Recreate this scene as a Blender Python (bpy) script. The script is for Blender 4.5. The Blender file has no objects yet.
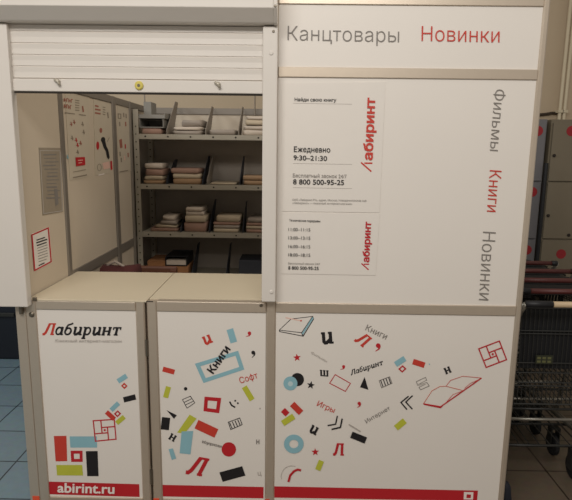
import bpy, math, random
import numpy as np
from mathutils import Matrix, Vector
from mathutils.geometry import delaunay_2d_cdt

random.seed(7)
SC = bpy.context.scene
COL = SC.collection

# ------------------------------------------------------------------ camera, world, lights, exposure
CX, CD, CH, PITCH, ROLL, YAW, FPX = 0.0772, 2.0917, 1.5753, 0.1796, 0.0126, -0.0096, 539.86
_F = Vector((math.sin(YAW)*math.cos(PITCH), math.cos(YAW)*math.cos(PITCH), -math.sin(PITCH)))
_R = _F.cross(Vector((0, 0, 1))).normalized()
_U = _R.cross(_F)
_R2 = _R*math.cos(ROLL) + _U*math.sin(ROLL)
_U2 = -_R*math.sin(ROLL) + _U*math.cos(ROLL)
CAMPOS = Vector((CX, -CD, CH))
cam = bpy.data.cameras.new('camera')
cam.sensor_width = 36.0
cam.lens = FPX/572*36
cam.clip_start = 0.05
cam_o = bpy.data.objects.new('camera', cam)
COL.objects.link(cam_o)
m4 = Matrix((( _R2.x, _U2.x, -_F.x, CAMPOS.x), (_R2.y, _U2.y, -_F.y, CAMPOS.y),
             (_R2.z, _U2.z, -_F.z, CAMPOS.z), (0, 0, 0, 1)))
cam_o.matrix_world = m4
SC.camera = cam_o

w = bpy.data.worlds.new('store_air')
SC.world = w
w.use_nodes = True
w.node_tree.nodes['Background'].inputs['Color'].default_value = (1.0, 0.915, 0.81, 1)
w.node_tree.nodes['Background'].inputs['Strength'].default_value = 0.36


def area(name, loc, target, sx, sy, energy, color):
    l = bpy.data.lights.new(name, 'AREA')
    l.shape = 'RECTANGLE'
    l.size, l.size_y, l.energy, l.color = sx, sy, energy, color
    o = bpy.data.objects.new(name, l)
    o.location = loc
    o.rotation_euler = (Vector(target)-Vector(loc)).to_track_quat('-Z', 'Y').to_euler()
    COL.objects.link(o)
    return o


area('ceiling_strip_light', (-0.5, -2.9, 3.5), (-0.1, -0.2, 1.2), 3.2, 0.8, 90, (1.0, 0.965, 0.925))
area('inner_fill_light', (0.7, 0.45, 3.1), (-0.9, 0.4, 1.3), 0.9, 0.3, 5.5, (1.0, 0.91, 0.79)).data.spread = 1.9  # added fill, aimed at the left partition to brighten the booth interior
area('left_floor_fill', (-3.2, 0.2, 3.4), (-2.4, 0.8, 0), 1.2, 0.6, 45, (0.86, 0.94, 1.0))  # added cool fill that lifts the blue tiles on the left
SC.view_settings.view_transform = 'Standard'
SC.view_settings.look = 'None'
SC.view_settings.exposure = 0.0
SC.view_settings.gamma = 1.0
SC.view_settings.use_curve_mapping = False


# ------------------------------------------------------------------ measuring: pixel -> point on a real plane
def at(px, py, axis, v):
    d = _F*FPX + _R2*(px-286) - _U2*(py-250)
    i = 'xyz'.index(axis)
    return CAMPOS + d*((v-CAMPOS[i])/d[i])


# ------------------------------------------------------------------ materials
def lin(c):
    return tuple(((x/255+0.055)/1.055)**2.4 if x > 10 else x/255/12.92 for x in c)


MATS = {}


def mat(name, rgb, rough=0.5, metal=0.0, noise=0.06, scale=14.0, bump=0.0, spec=0.4):
    m = bpy.data.materials.new(name)
    m.use_nodes = True
    nt = m.node_tree
    b = nt.nodes['Principled BSDF']
    c = lin(rgb)
    tc = nt.nodes.new('ShaderNodeTexCoord')
    nz = nt.nodes.new('ShaderNodeTexNoise')
    nz.inputs['Scale'].default_value = scale
    nz.inputs['Detail'].default_value = 4
    nt.links.new(tc.outputs['Object'], nz.inputs['Vector'])
    mx = nt.nodes.new('ShaderNodeMix')
    mx.data_type = 'RGBA'
    mx.inputs[6].default_value = tuple(x*(1-noise) for x in c)+(1,)
    mx.inputs[7].default_value = tuple(min(1, x*(1+noise)) for x in c)+(1,)
    nt.links.new(nz.outputs['Fac'], mx.inputs[0])
    nt.links.new(mx.outputs[2], b.inputs['Base Color'])
    b.inputs['Roughness'].default_value = rough
    b.inputs['Metallic'].default_value = metal
    b.inputs['Specular IOR Level'].default_value = spec
    if bump:
        bp = nt.nodes.new('ShaderNodeBump')
        bp.inputs['Strength'].default_value = bump
        bp.inputs['Distance'].default_value = 0.01
        nt.links.new(nz.outputs['Fac'], bp.inputs['Height'])
        nt.links.new(bp.outputs['Normal'], b.inputs['Normal'])
    MATS[name] = m
    return m


def tile_mat(name, rgb, grout, spec=0.5, rough=0.3):
    m = bpy.data.materials.new(name)
    m.use_nodes = True
    nt = m.node_tree
    b = nt.nodes['Principled BSDF']
    g = nt.nodes.new('ShaderNodeNewGeometry')
    mp = nt.nodes.new('ShaderNodeMapping')
    mp.inputs['Location'].default_value = (1.31+6.0+0.003, -0.42+6.0+0.003, 0)
    br = nt.nodes.new('ShaderNodeTexBrick')
    br.offset = 0.0
    br.squash = 1.0
    br.inputs['Scale'].default_value = 1.0
    br.inputs['Brick Width'].default_value = 0.3
    br.inputs['Row Height'].default_value = 0.3
    br.inputs['Mortar Size'].default_value = 0.004
    br.inputs['Mortar Smooth'].default_value = 0.1
    c = lin(rgb)
    br.inputs['Color1'].default_value = tuple(x*0.95 for x in c)+(1,)
    br.inputs['Color2'].default_value = tuple(x*1.05 for x in c)+(1,)
    br.inputs['Mortar'].default_value = lin(grout)+(1,)
    nz = nt.nodes.new('ShaderNodeTexNoise')
    nz.inputs['Scale'].default_value = 30
    mx = nt.nodes.new('ShaderNodeMix')
    mx.data_type = 'RGBA'
    mx.blend_type = 'MULTIPLY'
    mx.inputs[0].default_value = 0.25
    nt.links.new(g.outputs['Position'], mp.inputs['Vector'])
    nt.links.new(mp.outputs['Vector'], br.inputs['Vector'])
    nt.links.new(g.outputs['Position'], nz.inputs['Vector'])
    nt.links.new(br.outputs['Color'], mx.inputs[6])
    nt.links.new(nz.outputs['Color'], mx.inputs[7])
    nt.links.new(mx.outputs[2], b.inputs['Base Color'])
    b.inputs['Roughness'].default_value = rough
    b.inputs['Specular IOR Level'].default_value = spec
    MATS[name] = m
    return m


mat('white_board', (226, 219, 210), 0.45, noise=0.02, scale=3)
mat('counter_laminate', (204, 192, 168), 0.4, noise=0.03, scale=5)
mat('aluminium', (202, 188, 170), 0.38, 0.6, noise=0.04, scale=40)
mat('white_enamel', (214, 207, 198), 0.4, noise=0.02)
mat('screw_steel', (120, 112, 100), 0.35, 0.8)
mat('bolt_steel', (190, 182, 166), 0.4, 0.3)
mat('lock_yellow', (206, 190, 96), 0.4)
mat('dark_gap', (45, 38, 32), 0.8)
mat('partition_white', (198, 184, 164), 0.55, noise=0.04, scale=4)
mat('partition_rail', (130, 122, 112), 0.45, 0.3)
mat('wall_beige', (190, 172, 146), 0.8, noise=0.05, scale=3, bump=0.1)
mat('pipe_cream', (205, 192, 165), 0.5)
mat('cable_dark', (60, 48, 36), 0.7)
mat('rack_steel', (158, 150, 134), 0.5, 0.1, noise=0.08)
mat('rack_back', (150, 140, 128), 0.6, 0.1, noise=0.08)
mat('divider_steel', (136, 126, 114), 0.5, 0.1)
mat('divider_dark', (50, 52, 58), 0.6)
mat('parcel_cream', (182, 166, 142), 0.7, noise=0.12, scale=25)
mat('parcel_white', (190, 176, 160), 0.6, noise=0.1, scale=25)
mat('parcel_grey', (150, 138, 126), 0.6, noise=0.15, scale=30)
mat('parcel_pink', (154, 122, 106), 0.7, noise=0.12, scale=25)
mat('parcel_tan', (156, 126, 96), 0.75, noise=0.1, scale=25)
mat('cardboard', (150, 104, 66), 0.85, noise=0.08, scale=25)
mat('tray_grey', (132, 128, 120), 0.6)
mat('black_plastic', (26, 26, 28), 0.5)
mat('wood_brown', (92, 56, 38), 0.55, noise=0.2, scale=12)
mat('cloth_maroon', (74, 34, 32), 0.9, noise=0.2, scale=30, bump=0.4)
mat('navy', (16, 22, 32), 0.6, noise=0.2, scale=6)
mat('ink_red', (186, 34, 42), 0.5)
mat('ink_brick', (196, 62, 48), 0.5)
mat('ink_black', (30, 28, 30), 0.5)
mat('ink_grey', (128, 122, 116), 0.6)
mat('ink_light', (176, 168, 160), 0.6)
mat('ink_blue', (138, 182, 192), 0.5)
mat('ink_paleblue', (186, 206, 208), 0.5)
mat('ink_green', (186, 188, 62), 0.5)
mat('ink_white', (236, 226, 218), 0.5)
mat('ink_pink', (226, 186, 170), 0.5)
mat('faded_red', (158, 96, 80), 0.6)
mat('faded_grey', (140, 128, 112), 0.6)
mat('paper', (224, 217, 208), 0.6, noise=0.02)
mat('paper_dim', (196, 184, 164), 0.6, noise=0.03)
mat('paper_grey', (150, 138, 120), 0.6, noise=0.12, scale=30)
mat('tape_orange', (222, 84, 52), 0.6)
mat('locker_beige', (120, 110, 92), 0.5, noise=0.06, scale=4)
mat('locker_grey', (112, 110, 112), 0.45, noise=0.06, scale=4)
mat('sticker_red', (150, 34, 40), 0.6)
mat('cart_wire', (58, 58, 56), 0.4, 0.5)
mat('cart_dark', (24, 25, 27), 0.55)
mat('cart_chrome', (150, 146, 136), 0.3, 0.7)
mat('handle_beige', (196, 172, 138), 0.5)
mat('handle_red', (84, 40, 36), 0.45)
mat('plaque_olive', (44, 46, 32), 0.6)
mat('plaque_mark', (92, 92, 58), 0.6)
mat('rubber', (24, 24, 26), 0.7)
mat('foot_blue', (20, 24, 34), 0.7)
tile_mat('tile_blue', (108, 128, 138), (30, 44, 56))
tile_mat('tile_brown', (102, 90, 76), (48, 38, 30))


# ------------------------------------------------------------------ mesh builder
class MB:
    def __init__(s):
        s.v, s.f, s.mi, s.names = [], [], [], []

    def m(s, name):
        if name not in s.names:
            s.names.append(name)
        return s.names.index(name)

    def add(s, vs, fs, name):
        k = len(s.v)
        i = s.m(name)
        s.v += [tuple(v) for v in vs]
        for f in fs:
            s.f.append([k+q for q in f])
            s.mi.append(i)
        return s

    def box(s, x0, x1, y0, y1, z0, z1, name, c=0.0):
        """box; c > 0 chamfers its vertical (z) edges"""
        if c <= 0:
            ring = [(x0, y0), (x1, y0), (x1, y1), (x0, y1)]
        else:
            ring = [(x0+c, y0), (x1-c, y0), (x1, y0+c), (x1, y1-c), (x1-c, y1), (x0+c, y1), (x0, y1-c), (x0, y0+c)]
        n = len(ring)
        vs = [(x, y, z0) for x, y in ring]+[(x, y, z1) for x, y in ring]
        fs = [list(range(n))[::-1], list(range(n, 2*n))]+[[i, (i+1) % n, n+(i+1) % n, n+i] for i in range(n)]
        return s.add(vs, fs, name)

    def prism_x(s, prof, x0, x1, name):
        """profile of (y, z) swept along x"""
        n = len(prof)
        vs = [(x0, y, z) for y, z in prof]+[(x1, y, z) for y, z in prof]
        fs = [list(range(n)), list(range(n, 2*n))[::-1]]+[[i, n+i, n+(i+1) % n, (i+1) % n] for i in range(n)]
        return s.add(vs, fs, name)

    def tube(s, pts, r, name, n=8, caps=True):
        pts = [Vector(p) for p in pts]
        rings = []
        for i, p in enumerate(pts):
            a = pts[max(0, i-1)]
            b = pts[min(len(pts)-1, i+1)]
            t = (b-a).normalized()
            u = t.orthogonal().normalized() if i == 0 else (rings[-1][1] - t*rings[-1][1].dot(t)).normalized()
            vv = t.cross(u)
            rings.append(([p+u*r*math.cos(2*math.pi*k/n)+vv*r*math.sin(2*math.pi*k/n) for k in range(n)], u))
        vs = [q for ring, _ in rings for q in ring]
        fs = []
        for i in range(len(pts)-1):
            for k in range(n):
                fs.append([i*n+k, i*n+(k+1) % n, (i+1)*n+(k+1) % n, (i+1)*n+k])
        if caps:
            fs.append(list(range(n))[::-1])
            fs.append([(len(pts)-1)*n+k for k in range(n)])
        return s.add(vs, fs, name)

    def lathe(s, prof, c, axis, name, n=16):
        """profile of (radius, along) turned about axis through c"""
        ax = Vector(axis).normalized()
        u = ax.orthogonal().normalized()
        v = ax.cross(u)
        c = Vector(c)
        vs = [c+ax*h+(u*math.cos(2*math.pi*k/n)+v*math.sin(2*math.pi*k/n))*r for r, h in prof for k in range(n)]
        fs = []
        for i in range(len(prof)-1):
            for k in range(n):
                fs.append([i*n+k, i*n+(k+1) % n, (i+1)*n+(k+1) % n, (i+1)*n+k])
        fs.append(list(range(n))[::-1])
        fs.append([(len(prof)-1)*n+k for k in range(n)])
        return s.add(vs, fs, name)

    def build(s, name, parent=None, bevel=0.0, smooth=False, loc=None):
        me = bpy.data.meshes.new(name)
        me.from_pydata(s.v, [], s.f)
        for nm in s.names:
            me.materials.append(MATS[nm])
        me.polygons.foreach_set('material_index', s.mi)
        if smooth:
            me.polygons.foreach_set('use_smooth', [True]*len(me.polygons))
        me.update()
        o = bpy.data.objects.new(name, me)
        COL.objects.link(o)
        if parent is not None:
            o.parent = parent
            p = parent
            off = Vector((0, 0, 0))
            while p is not None:
                off += p.location
                p = p.parent
            o.location = -off if loc is None else loc
        elif loc is not None:
            o.location = loc
        if bevel:
            bv = o.modifiers.new('bevel', 'BEVEL')
            bv.width = bevel
            bv.segments = 2
            bv.limit_method = 'ANGLE'
            bv.angle_limit = math.radians(40)
        return o


def tag(o, label, cat, group=None):
    o['label'] = label
    o['category'] = cat
    if group:
        o['group'] = group
    return o


def thing(name, label, cat, loc=(0, 0, 0), group=None):
    o = bpy.data.objects.new(name, None)
    o.empty_display_size = 0.1
    o.location = loc
    COL.objects.link(o)
    return tag(o, label, cat, group)


def structure(o):
    o['kind'] = 'structure'
    return o


def centre(o):
    """move a top-level mesh's origin to the middle of its base"""
    me = o.data
    xs = [v.co for v in me.vertices]
    c = Vector(((min(v.x for v in xs)+max(v.x for v in xs))/2, (min(v.y for v in xs)+max(v.y for v in xs))/2,
                min(v.z for v in xs)))
    me.transform(Matrix.Translation(-c))
    o.location = c
    return o


# ------------------------------------------------------------------ printed shapes on a plane
class Ink:
    """polygons measured on the picture and laid on one real plane as print"""
    def __init__(s, axis, v, out):
        s.axis, s.v, s.out, s.b, s.k = axis, v, out, MB(), 0

    def pt(s, q, lift):
        return at(q[0], q[1], s.axis, s.v+s.out*lift)

    def poly(s, pts, name):
        s.k += 1
        lift = 0.0006+0.00003*s.k
        s.b.add([s.pt(q, lift) for q in pts], [list(range(len(pts)))], name)
        return s

    def stroke(s, pts, wd, name):
        s.k += 1
        lift = 0.0006+0.00003*s.k
        pts = [Vector((p[0], p[1])) for p in pts]
        L, Rr = [], []
        n = len(pts)
        for i in range(n):
            d0 = (pts[i]-pts[i-1]).normalized() if i > 0 else (pts[1]-pts[0]).normalized()
            d1 = (pts[i+1]-pts[i]).normalized() if i < n-1 else d0
            if pts[0] == pts[-1] and i in (0, n-1):
                d0 = (pts[-1]-pts[-2]).normalized()
                d1 = (pts[1]-pts[0]).normalized()
            t = (d0+d1)
            t = t.normalized() if t.length > 1e-6 else d1
            nr = Vector((-t.y, t.x))
            c = max(0.5, abs(nr.dot(Vector((-d1.y, d1.x)))))
            L.append(pts[i]+nr*wd/2/c)
            Rr.append(pts[i]-nr*wd/2/c)
        vs = [s.pt(q, lift) for q in L]+[s.pt(q, lift) for q in Rr]
        s.b.add(vs, [[i, i+1, n+i+1, n+i] for i in range(n-1)], name)
        return s

    def rect(s, cx, cy, wd, h, deg, name):
        a = math.radians(deg)
        ca, sa = math.cos(a), math.sin(a)
        return s.poly([(cx+x*ca-y*sa, cy+x*sa+y*ca) for x, y in
                       ((-wd/2, -h/2), (wd/2, -h/2), (wd/2, h/2), (-wd/2, h/2))], name)

    def frame(s, pts, wd, name):
        return s.stroke(list(pts)+[pts[0]], wd, name)

    def disc(s, cx, cy, r, name, n=24):
        return s.poly([(cx+r*math.cos(2*math.pi*k/n), cy+r*math.sin(2*math.pi*k/n)) for k in range(n)], name)

    def star(s, cx, cy, r, name, deg=-90):
        return s.poly([(cx+(r if k % 2 == 0 else r*0.42)*math.cos(math.radians(deg+36*k)),
                        cy+(r if k % 2 == 0 else r*0.42)*math.sin(math.radians(deg+36*k))) for k in range(10)], name)

    def comma(s, cx, cy, r, name, deg=0):
        a = math.radians(deg)
        ca, sa = math.cos(a), math.sin(a)
        r = r*0.82
        s.disc(cx, cy, r, name, 12)
        tail = [(0.75, -0.6), (1.15, 0.3), (0.9, 1.4), (-0.2, 2.4), (-0.75, 2.7), (-0.6, 2.3), (0.1, 1.5), (0.3, 0.4)]
        return s.poly([(cx+r*(x*ca-y*sa), cy+r*(x*sa+y*ca)) for x, y in tail], name)

    def glyph(s, ch, x, y, h, name, deg=0, shear=0.0, wd=None, sx=1.0):
        """slab-serif Cyrillic letter; (x, y) is its baseline left corner, h its x-height in px"""
        a = math.radians(deg)
        ca, sa = math.cos(a), math.sin(a)
        adv, strokes = GLYPHS[ch]
        for st in strokes:
            wv, pts = st[0], st[1:]
            q = []
            for gx, gy in pts:
                ux, uy = (gx*sx+gy*shear)*h, -gy*h
                q.append((x+ux*ca-uy*sa, y+ux*sa+uy*ca))
            s.stroke(q, wv*h, name)
        return adv*sx*h

    def word(s, text, x, y, h, name, deg=0, shear=0.0, gap=0.0, sx=1.0, first=None):
        a = math.radians(deg)
        for i, ch in enumerate(text):
            ad = s.glyph(ch, x, y, h, first if (first and i == 0) else name, deg, shear, sx=sx)
            x += (ad+gap)*math.cos(a)
            y += (ad+gap)*math.sin(a)
        return s

    def build(s, name, parent):
        return s.b.build(name, parent)


def arc(cx, cy, rx, ry, a0, a1, n=14):
    return [(cx+rx*math.cos(math.radians(a0+(a1-a0)*k/n)), cy+ry*math.sin(math.radians(a0+(a1-a0)*k/n))) for k in range(n+1)]


T = 0.285
SR = 0.175
GLYPHS = {
    'Л': (1.28, [[T, (-0.02, 0.10), (0.16, 0.10), (0.30, 0.30), (0.52, 1.36)], [0.17, (0.38, 1.33), (1.18, 1.33)],
                 [T, (1.0, 1.36), (1.0, 0.0)], [SR, (0.84, 0.08), (1.24, 0.08)]]),
    'а': (0.98, [[0.21]+arc(0.40, 0.5, 0.29, 0.42, 20, 380, 18), [T, (0.72, 1.0), (0.72, 0.0)], [SR, (0.7, 0.07), (0.94, 0.09)]]),
    'б': (0.96, [[0.22]+arc(0.43, 0.46, 0.32, 0.38, 0, 360, 20),
                 [0.2, (0.16, 0.5), (0.16, 0.9), (0.30, 1.22), (0.56, 1.3), (0.80, 1.42)]]),
    'и': (1.06, [[T, (0.22, 1.0), (0.22, 0.22), (0.32, 0.09), (0.46, 0.10), (0.76, 0.36)], [T, (0.80, 1.0), (0.80, 0.0)],
                 [SR, (0.02, 0.93), (0.3, 0.93)], [SR, (0.60, 0.93), (0.86, 0.93)], [SR, (0.78, 0.08), (1.04, 0.08)]]),
    'р': (1.02, [[T, (0.26, 1.0), (0.26, -0.4)], [0.2]+arc(0.54, 0.5, 0.29, 0.42, -160, 160, 16),
                 [SR, (0.03, 0.93), (0.3, 0.93)], [SR, (0.05, -0.36), (0.48, -0.36)]]),
    'н': (1.12, [[T, (0.24, 1.0), (0.24, 0.0)], [T, (0.84, 1.0), (0.84, 0.0)], [0.18, (0.24, 0.5), (0.84, 0.5)],
                 [SR, (0.04, 0.93), (0.4, 0.93)], [SR, (0.66, 0.93), (1.02, 0.93)], [SR, (0.06, 0.08), (0.42, 0.08)],
                 [SR, (0.68, 0.08), (1.04, 0.08)]]),
    'т': (1.0, [[T, (0.5, 1.0), (0.5, 0.0)], [0.18, (0.06, 0.92), (0.94, 0.92)], [0.15, (0.12, 1.0), (0.12, 0.66)],
                [0.15, (0.88, 1.0), (0.88, 0.66)], [SR, (0.28, 0.08), (0.72, 0.08)]]),
    'ш': (1.5, [[T, (0.24, 1.0), (0.24, 0.0)], [T, (0.75, 1.0), (0.75, 0.0)], [T, (1.26, 1.0), (1.26, 0.0)],
                [SR, (0.1, 0.08), (1.4, 0.08)], [SR, (0.04, 0.93), (0.42, 0.93)], [SR, (0.56, 0.93), (0.94, 0.93)],
                [SR, (1.08, 0.93), (1.46, 0.93)]]),
}


def lettering(s, x0, y0, x1, y1, h, matname, plane, parent, name='lettering', weight=0.0, flip=False, cap=0.7):
    """line of type between two baseline points; h = cap height in px, all on a real plane"""
    axis, v, out = plane
    cs = type_contours(s, weight)
    xs_ = [q[0] for c in cs for q in c]
    xa, xb = min(xs_), max(xs_)
    L = math.hypot(x1-x0, y1-y0)
    ux, uy = (x1-x0)/L, (y1-y0)/L
    nx, ny = uy, -ux
    pts, edges = [], []
    for c in cs:
        k = len(pts)
        pts += [Vector(q) for q in c]
        edges += [(k+i, k+(i+1) % len(c)) for i in range(len(c))]
    vs2, _, tris, _, _, _ = delaunay_2d_cdt(pts, edges, [], 0, 1e-5)
    arr = [np.array(c) for c in cs]
    cen = np.array([[(vs2[t[0]][k]+vs2[t[1]][k]+vs2[t[2]][k])/3 for k in (0, 1)] for t in tris])
    wn = np.zeros(len(cen), int)
    for a in arr:
        b = np.roll(a, -1, 0)
        for (ax, ay), (bx, by) in zip(a, b):
            side = (bx-ax)*(cen[:, 1]-ay)-(by-ay)*(cen[:, 0]-ax)
            wn += ((ay <= cen[:, 1]) & (by > cen[:, 1]) & (side > 0)).astype(int)
            wn -= ((ay > cen[:, 1]) & (by <= cen[:, 1]) & (side < 0)).astype(int)
    lift = 0.0028 if axis == 'y' else 0.0008
    mb = MB()
    vs = []
    for q in vs2:
        a = (q[0]-xa)/(xb-xa)*L
        b = q[1]/cap*h
        vs.append(at(x0+ux*a+nx*b, y0+uy*a+ny*b, axis, v+out*lift))
    mb.add(vs, [list(t) for t, w_ in zip(tris, wn) if w_ != 0], matname)
    return mb.build(name, parent)


def type_contours(s, weight):
    """closed outlines of a line of type, thickened by weight"""
    cu = bpy.data.curves.new('type', 'FONT')
    cu.body = s
    tmp = bpy.data.objects.new('type', cu)
    COL.objects.link(tmp)
    bpy.context.view_layer.update()
    dg = bpy.context.evaluated_depsgraph_get()
    crv = tmp.evaluated_get(dg).to_curve(dg)
    cs = []
    for sp in crv.splines:
        pts = []
        if sp.type == 'BEZIER':
            n = len(sp.bezier_points)
            for i in range(n):
                p, q = sp.bezier_points[i], sp.bezier_points[(i+1) % n]
                a, b, c, d = p.co, p.handle_right, q.handle_left, q.co
                straight = (abs((b-a).cross(d-a).z) < 1e-5 and abs((c-a).cross(d-a).z) < 1e-5)
                for k in range(1 if straight else 4):
                    t = k/4
                    e = a*(1-t)**3+b*3*t*(1-t)**2+c*3*t*t*(1-t)+d*t**3
                    pts.append((e.x, e.y))
        else:
            pts = [(p.co.x, p.co.y) for p in sp.points]
        out = []
        for p in pts:
            if not out or math.hypot(p[0]-out[-1][0], p[1]-out[-1][1]) > 1e-4:
                out.append(p)
        if len(out) > 2 and math.hypot(out[0][0]-out[-1][0], out[0][1]-out[-1][1]) < 1e-4:
            out.pop()
        if weight and len(out) > 12:
            thin = [out[0]]
            for p in out[1:]:
                if math.hypot(p[0]-thin[-1][0], p[1]-thin[-1][1]) > 0.045:
                    thin.append(p)
            if math.hypot(thin[0][0]-thin[-1][0], thin[0][1]-thin[-1][1]) < 0.03 and len(thin) > 4:
                thin.pop()
            out = thin
        if len(out) > 2:
            cs.append(out)
    tmp.to_curve_clear()
    bpy.data.objects.remove(tmp)
    def area2(c):
        return sum(c[i][0]*c[(i+1) % len(c)][1]-c[(i+1) % len(c)][0]*c[i][1] for i in range(len(c)))/2
    def fat(c, e, sg):
        if not e:
            return c
        o, n = [], len(c)
        for i in range(n):
            p, q, t = c[i-1], c[i], c[(i+1) % n]
            d0, d1 = Vector((q[0]-p[0], q[1]-p[1])).normalized(), Vector((t[0]-q[0], t[1]-q[1])).normalized()
            m = d0+d1
            m = m.normalized() if m.length > 1e-6 else d1
            nr = Vector((m.y, -m.x))*sg
            k = max(0.6, abs(nr.dot(Vector((d1.y, -d1.x)))))
            o.append((q[0]+nr.x*e/k, q[1]+nr.y*e/k))
        return o
    def inside(p, c):
        r_ = False
        for i in range(len(c)):
            a, b = c[i], c[(i+1) % len(c)]
            if (a[1] > p[1]) != (b[1] > p[1]) and p[0] < (b[0]-a[0])*(p[1]-a[1])/(b[1]-a[1])+a[0]:
                r_ = not r_
        return r_
    res = []
    for i, c in enumerate(cs):
        host = any(k != i and area2(d)*area2(c) < 0 and abs(area2(d)) > abs(area2(c)) and all(inside(p, d) for p in c[::2])
                   for k, d in enumerate(cs))
        sg = math.copysign(1, area2(c))*(-1 if host else 1)
        res.append(fat(c, weight, sg))
    return res


def screw(parent, x, y, z, r=0.006):
    return MB().lathe([(r, 0), (r, -0.002), (r*0.7, -0.004)], (x, y, z), (0, 1, 0), 'screw_steel', 10).build('screw', parent)


# ================================================================== THE SETTING
structure(MB().box(-5, -1.01, -4, 2.8, -0.05, 0, 'tile_blue').box(-1.01, 5, -4, 2.8, -0.05, 0, 'tile_brown').build('floor'))
structure(MB().box(-5, 5, 2.8, 2.95, 0, 3.4, 'wall_beige').build('wall_back'))

# ================================================================== RIGHT-HAND FRONT WALL OF THE KIOSK
PF = 0.007                                   # face of the boards, set back from the frame
FRONT = ('y', PF, -1)
R3B, R3T = 0.940, 0.980
R2B, R2T = 1.850, 1.8865
RTB, RTT = 2.106, 2.150

fw = thing('kiosk_front_wall', 'tall white kiosk wall in aluminium frame with fascia lettering beside the shutter', 'kiosk wall', (0.5, 0.02, 0))
p = MB().box(-0.02, 0.02, 0, 0.04, 0.0, RTT, 'aluminium', 0.006).build('post', fw)
MB().box(0.98, 1.004, 0, 0.04, 0.0, RTT, 'aluminium', 0.006).build('post', fw)
for z0, z1 in ((RTB, RTT), (R2B, R2T), (R3B, R3T), (0.055, 0.095)):
    MB().box(0.02, 0.98, 0.001, 0.036, z0, z1, 'aluminium').build('rail', fw, 0.002)
fascia = MB().box(0.02, 0.98, PF, 0.026, R2T, RTB, 'white_board').build('fascia_panel', fw)
upper = MB().box(0.02, 0.98, PF, 0.026, R3T, R2B, 'white_board').build('upper_panel', fw)
lower = MB().box(0.02, 0.98, PF, 0.026, 0.095, R3B, 'white_board').build('lower_panel', fw)
for x in (-0.0, 0.992):
    ft = MB().lathe([(0.02, 0), (0.024, 0.004), (0.018, 0.02)], (x, 0.02, -0.0), (0, 0, 1), 'rubber', 12)
MB().lathe([(0.018, 0), (0.026, 0.012), (0.03, 0.08), (0.02, 0.15), (0.008, 0.17)], (1.032, 0.06, 0), (0, 0, 1), 'foot_blue', 14).build('foot', fw, smooth=True)
MB().box(-0.019, 0.0, -0.002, -0.0003, 0.0, 0.106, 'tape_orange').build('tape_tab', fw)
for q in ((277.5, 6), (274.8, 31)):
    a = at(q[0], q[1], 'y', 0)

# writing on the fascia and the upper board
lettering('Канцтовары', 287.5, 40.3, 399, 42.3, 14.2, 'ink_grey', FRONT, fascia, weight=-0.012)
lettering('Новинки', 421.5, 41.0, 499.5, 42.6, 14.6, 'ink_brick', FRONT, fascia, weight=-0.008)
lettering('Фильмы', 494.6, 89, 489.8, 150.5, 10.5, 'ink_grey', FRONT, upper, weight=-0.008)
lettering('Книги', 489.8, 170, 486.8, 211.5, 11.5, 'ink_brick', FRONT, upper, weight=-0.004)
lettering('Новинки', 483.0, 231.5, 478.8, 300, 12.5, 'ink_grey', FRONT, upper, weight=-0.008)
# red stripe and the motifs on the lower board
ink = Ink(*FRONT)
ink.poly([(273.5, 486.3), (478, 490.6), (477, 501.0), (273.2, 497.6)], 'ink_red')
ink.poly([(464, 492), (473.4, 492.2), (473.0, 499.6), (463.6, 499.4)], 'ink_white')
ink.poly([(466.6, 494.4), (471.0, 494.5), (470.8, 498.2), (466.4, 498.1)], 'ink_red')
ink.build('red_stripe', lower)
ink = Ink(*FRONT)
# closed book top left
ink.frame([(279.3, 330.1), (291, 319), (312.6, 316.4), (301.6, 332.7)], 0.7, 'ink_black')
ink.stroke([(279.3, 330.1), (279.8, 331.6), (303.2, 336.2), (313.6, 319), (312.6, 316.4)], 0.8, 'ink_black')
ink.stroke([(301.6, 332.7), (303.2, 336.2)], 1.0, 'ink_black')
ink.stroke([(302.4, 334.0), (313.1, 317.6)], 1.5, 'ink_blue')
ink.stroke([(303.6, 335.0), (313.8, 318.8)], 0.7, 'ink_black')
ink.stroke([(285.5, 317.6), (301, 320.8)], 1.0, 'ink_pink')
ink.disc(301, 320.8, 0.9, 'ink_brick', 8)
ink.glyph('и', 321.5, 344.3, 11.8, 'ink_black', -4, 0.0)
ink.glyph('Л', 354.0, 340.6, 9.2, 'ink_brick', 38, 0.18)
ink.comma(378.2, 345.6, 2.9, 'ink_red', 12)
ink.star(297, 357.6, 4.0, 'ink_red', -96)
ink.comma(343.6, 366.6, 1.9, 'ink_red', 35)
ink.glyph('ш', 319.8, 376.0, 6.1, 'ink_black', 4, -0.1)
ink.disc(297.4, 379.6, 6.6, 'ink_black')
ink.disc(290.4, 383.4, 7.0, 'ink_blue')
ink.disc(290.4, 383.8, 2.5, 'ink_paleblue')
ink.star(310.8, 385.2, 4.1, 'ink_black', -80)
ink.frame([(335.2, 374.6), (350.4, 383.4), (345.4, 391.4), (329.6, 383.2)], 0.8, 'ink_red')
ink.poly([(364.6, 377), (368.4, 389.8), (360, 387.2)], 'ink_black')
# two outlined combs
ink.stroke([(379.2, 380.6), (389.6, 376.8), (392.0, 383.2), (381.6, 387.8), (379.2, 380.6)], 0.7, 'ink_grey')
for k in range(4):
    ink.stroke([(380.8+2.6*k, 380.4-k*0.95), (383.0+2.6*k, 386.6-k*1.0)], 0.9, 'ink_black')
ink.stroke([(416.4, 381.6), (425.6, 377.4), (426.6, 380.2), (418.4, 384.2), (427.0, 382.6), (429.2, 386.0), (420.6, 389.8), (419.0, 387.2), (425.6, 384.4), (417.6, 385.2), (416.4, 381.6)], 0.6, 'ink_grey')
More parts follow.
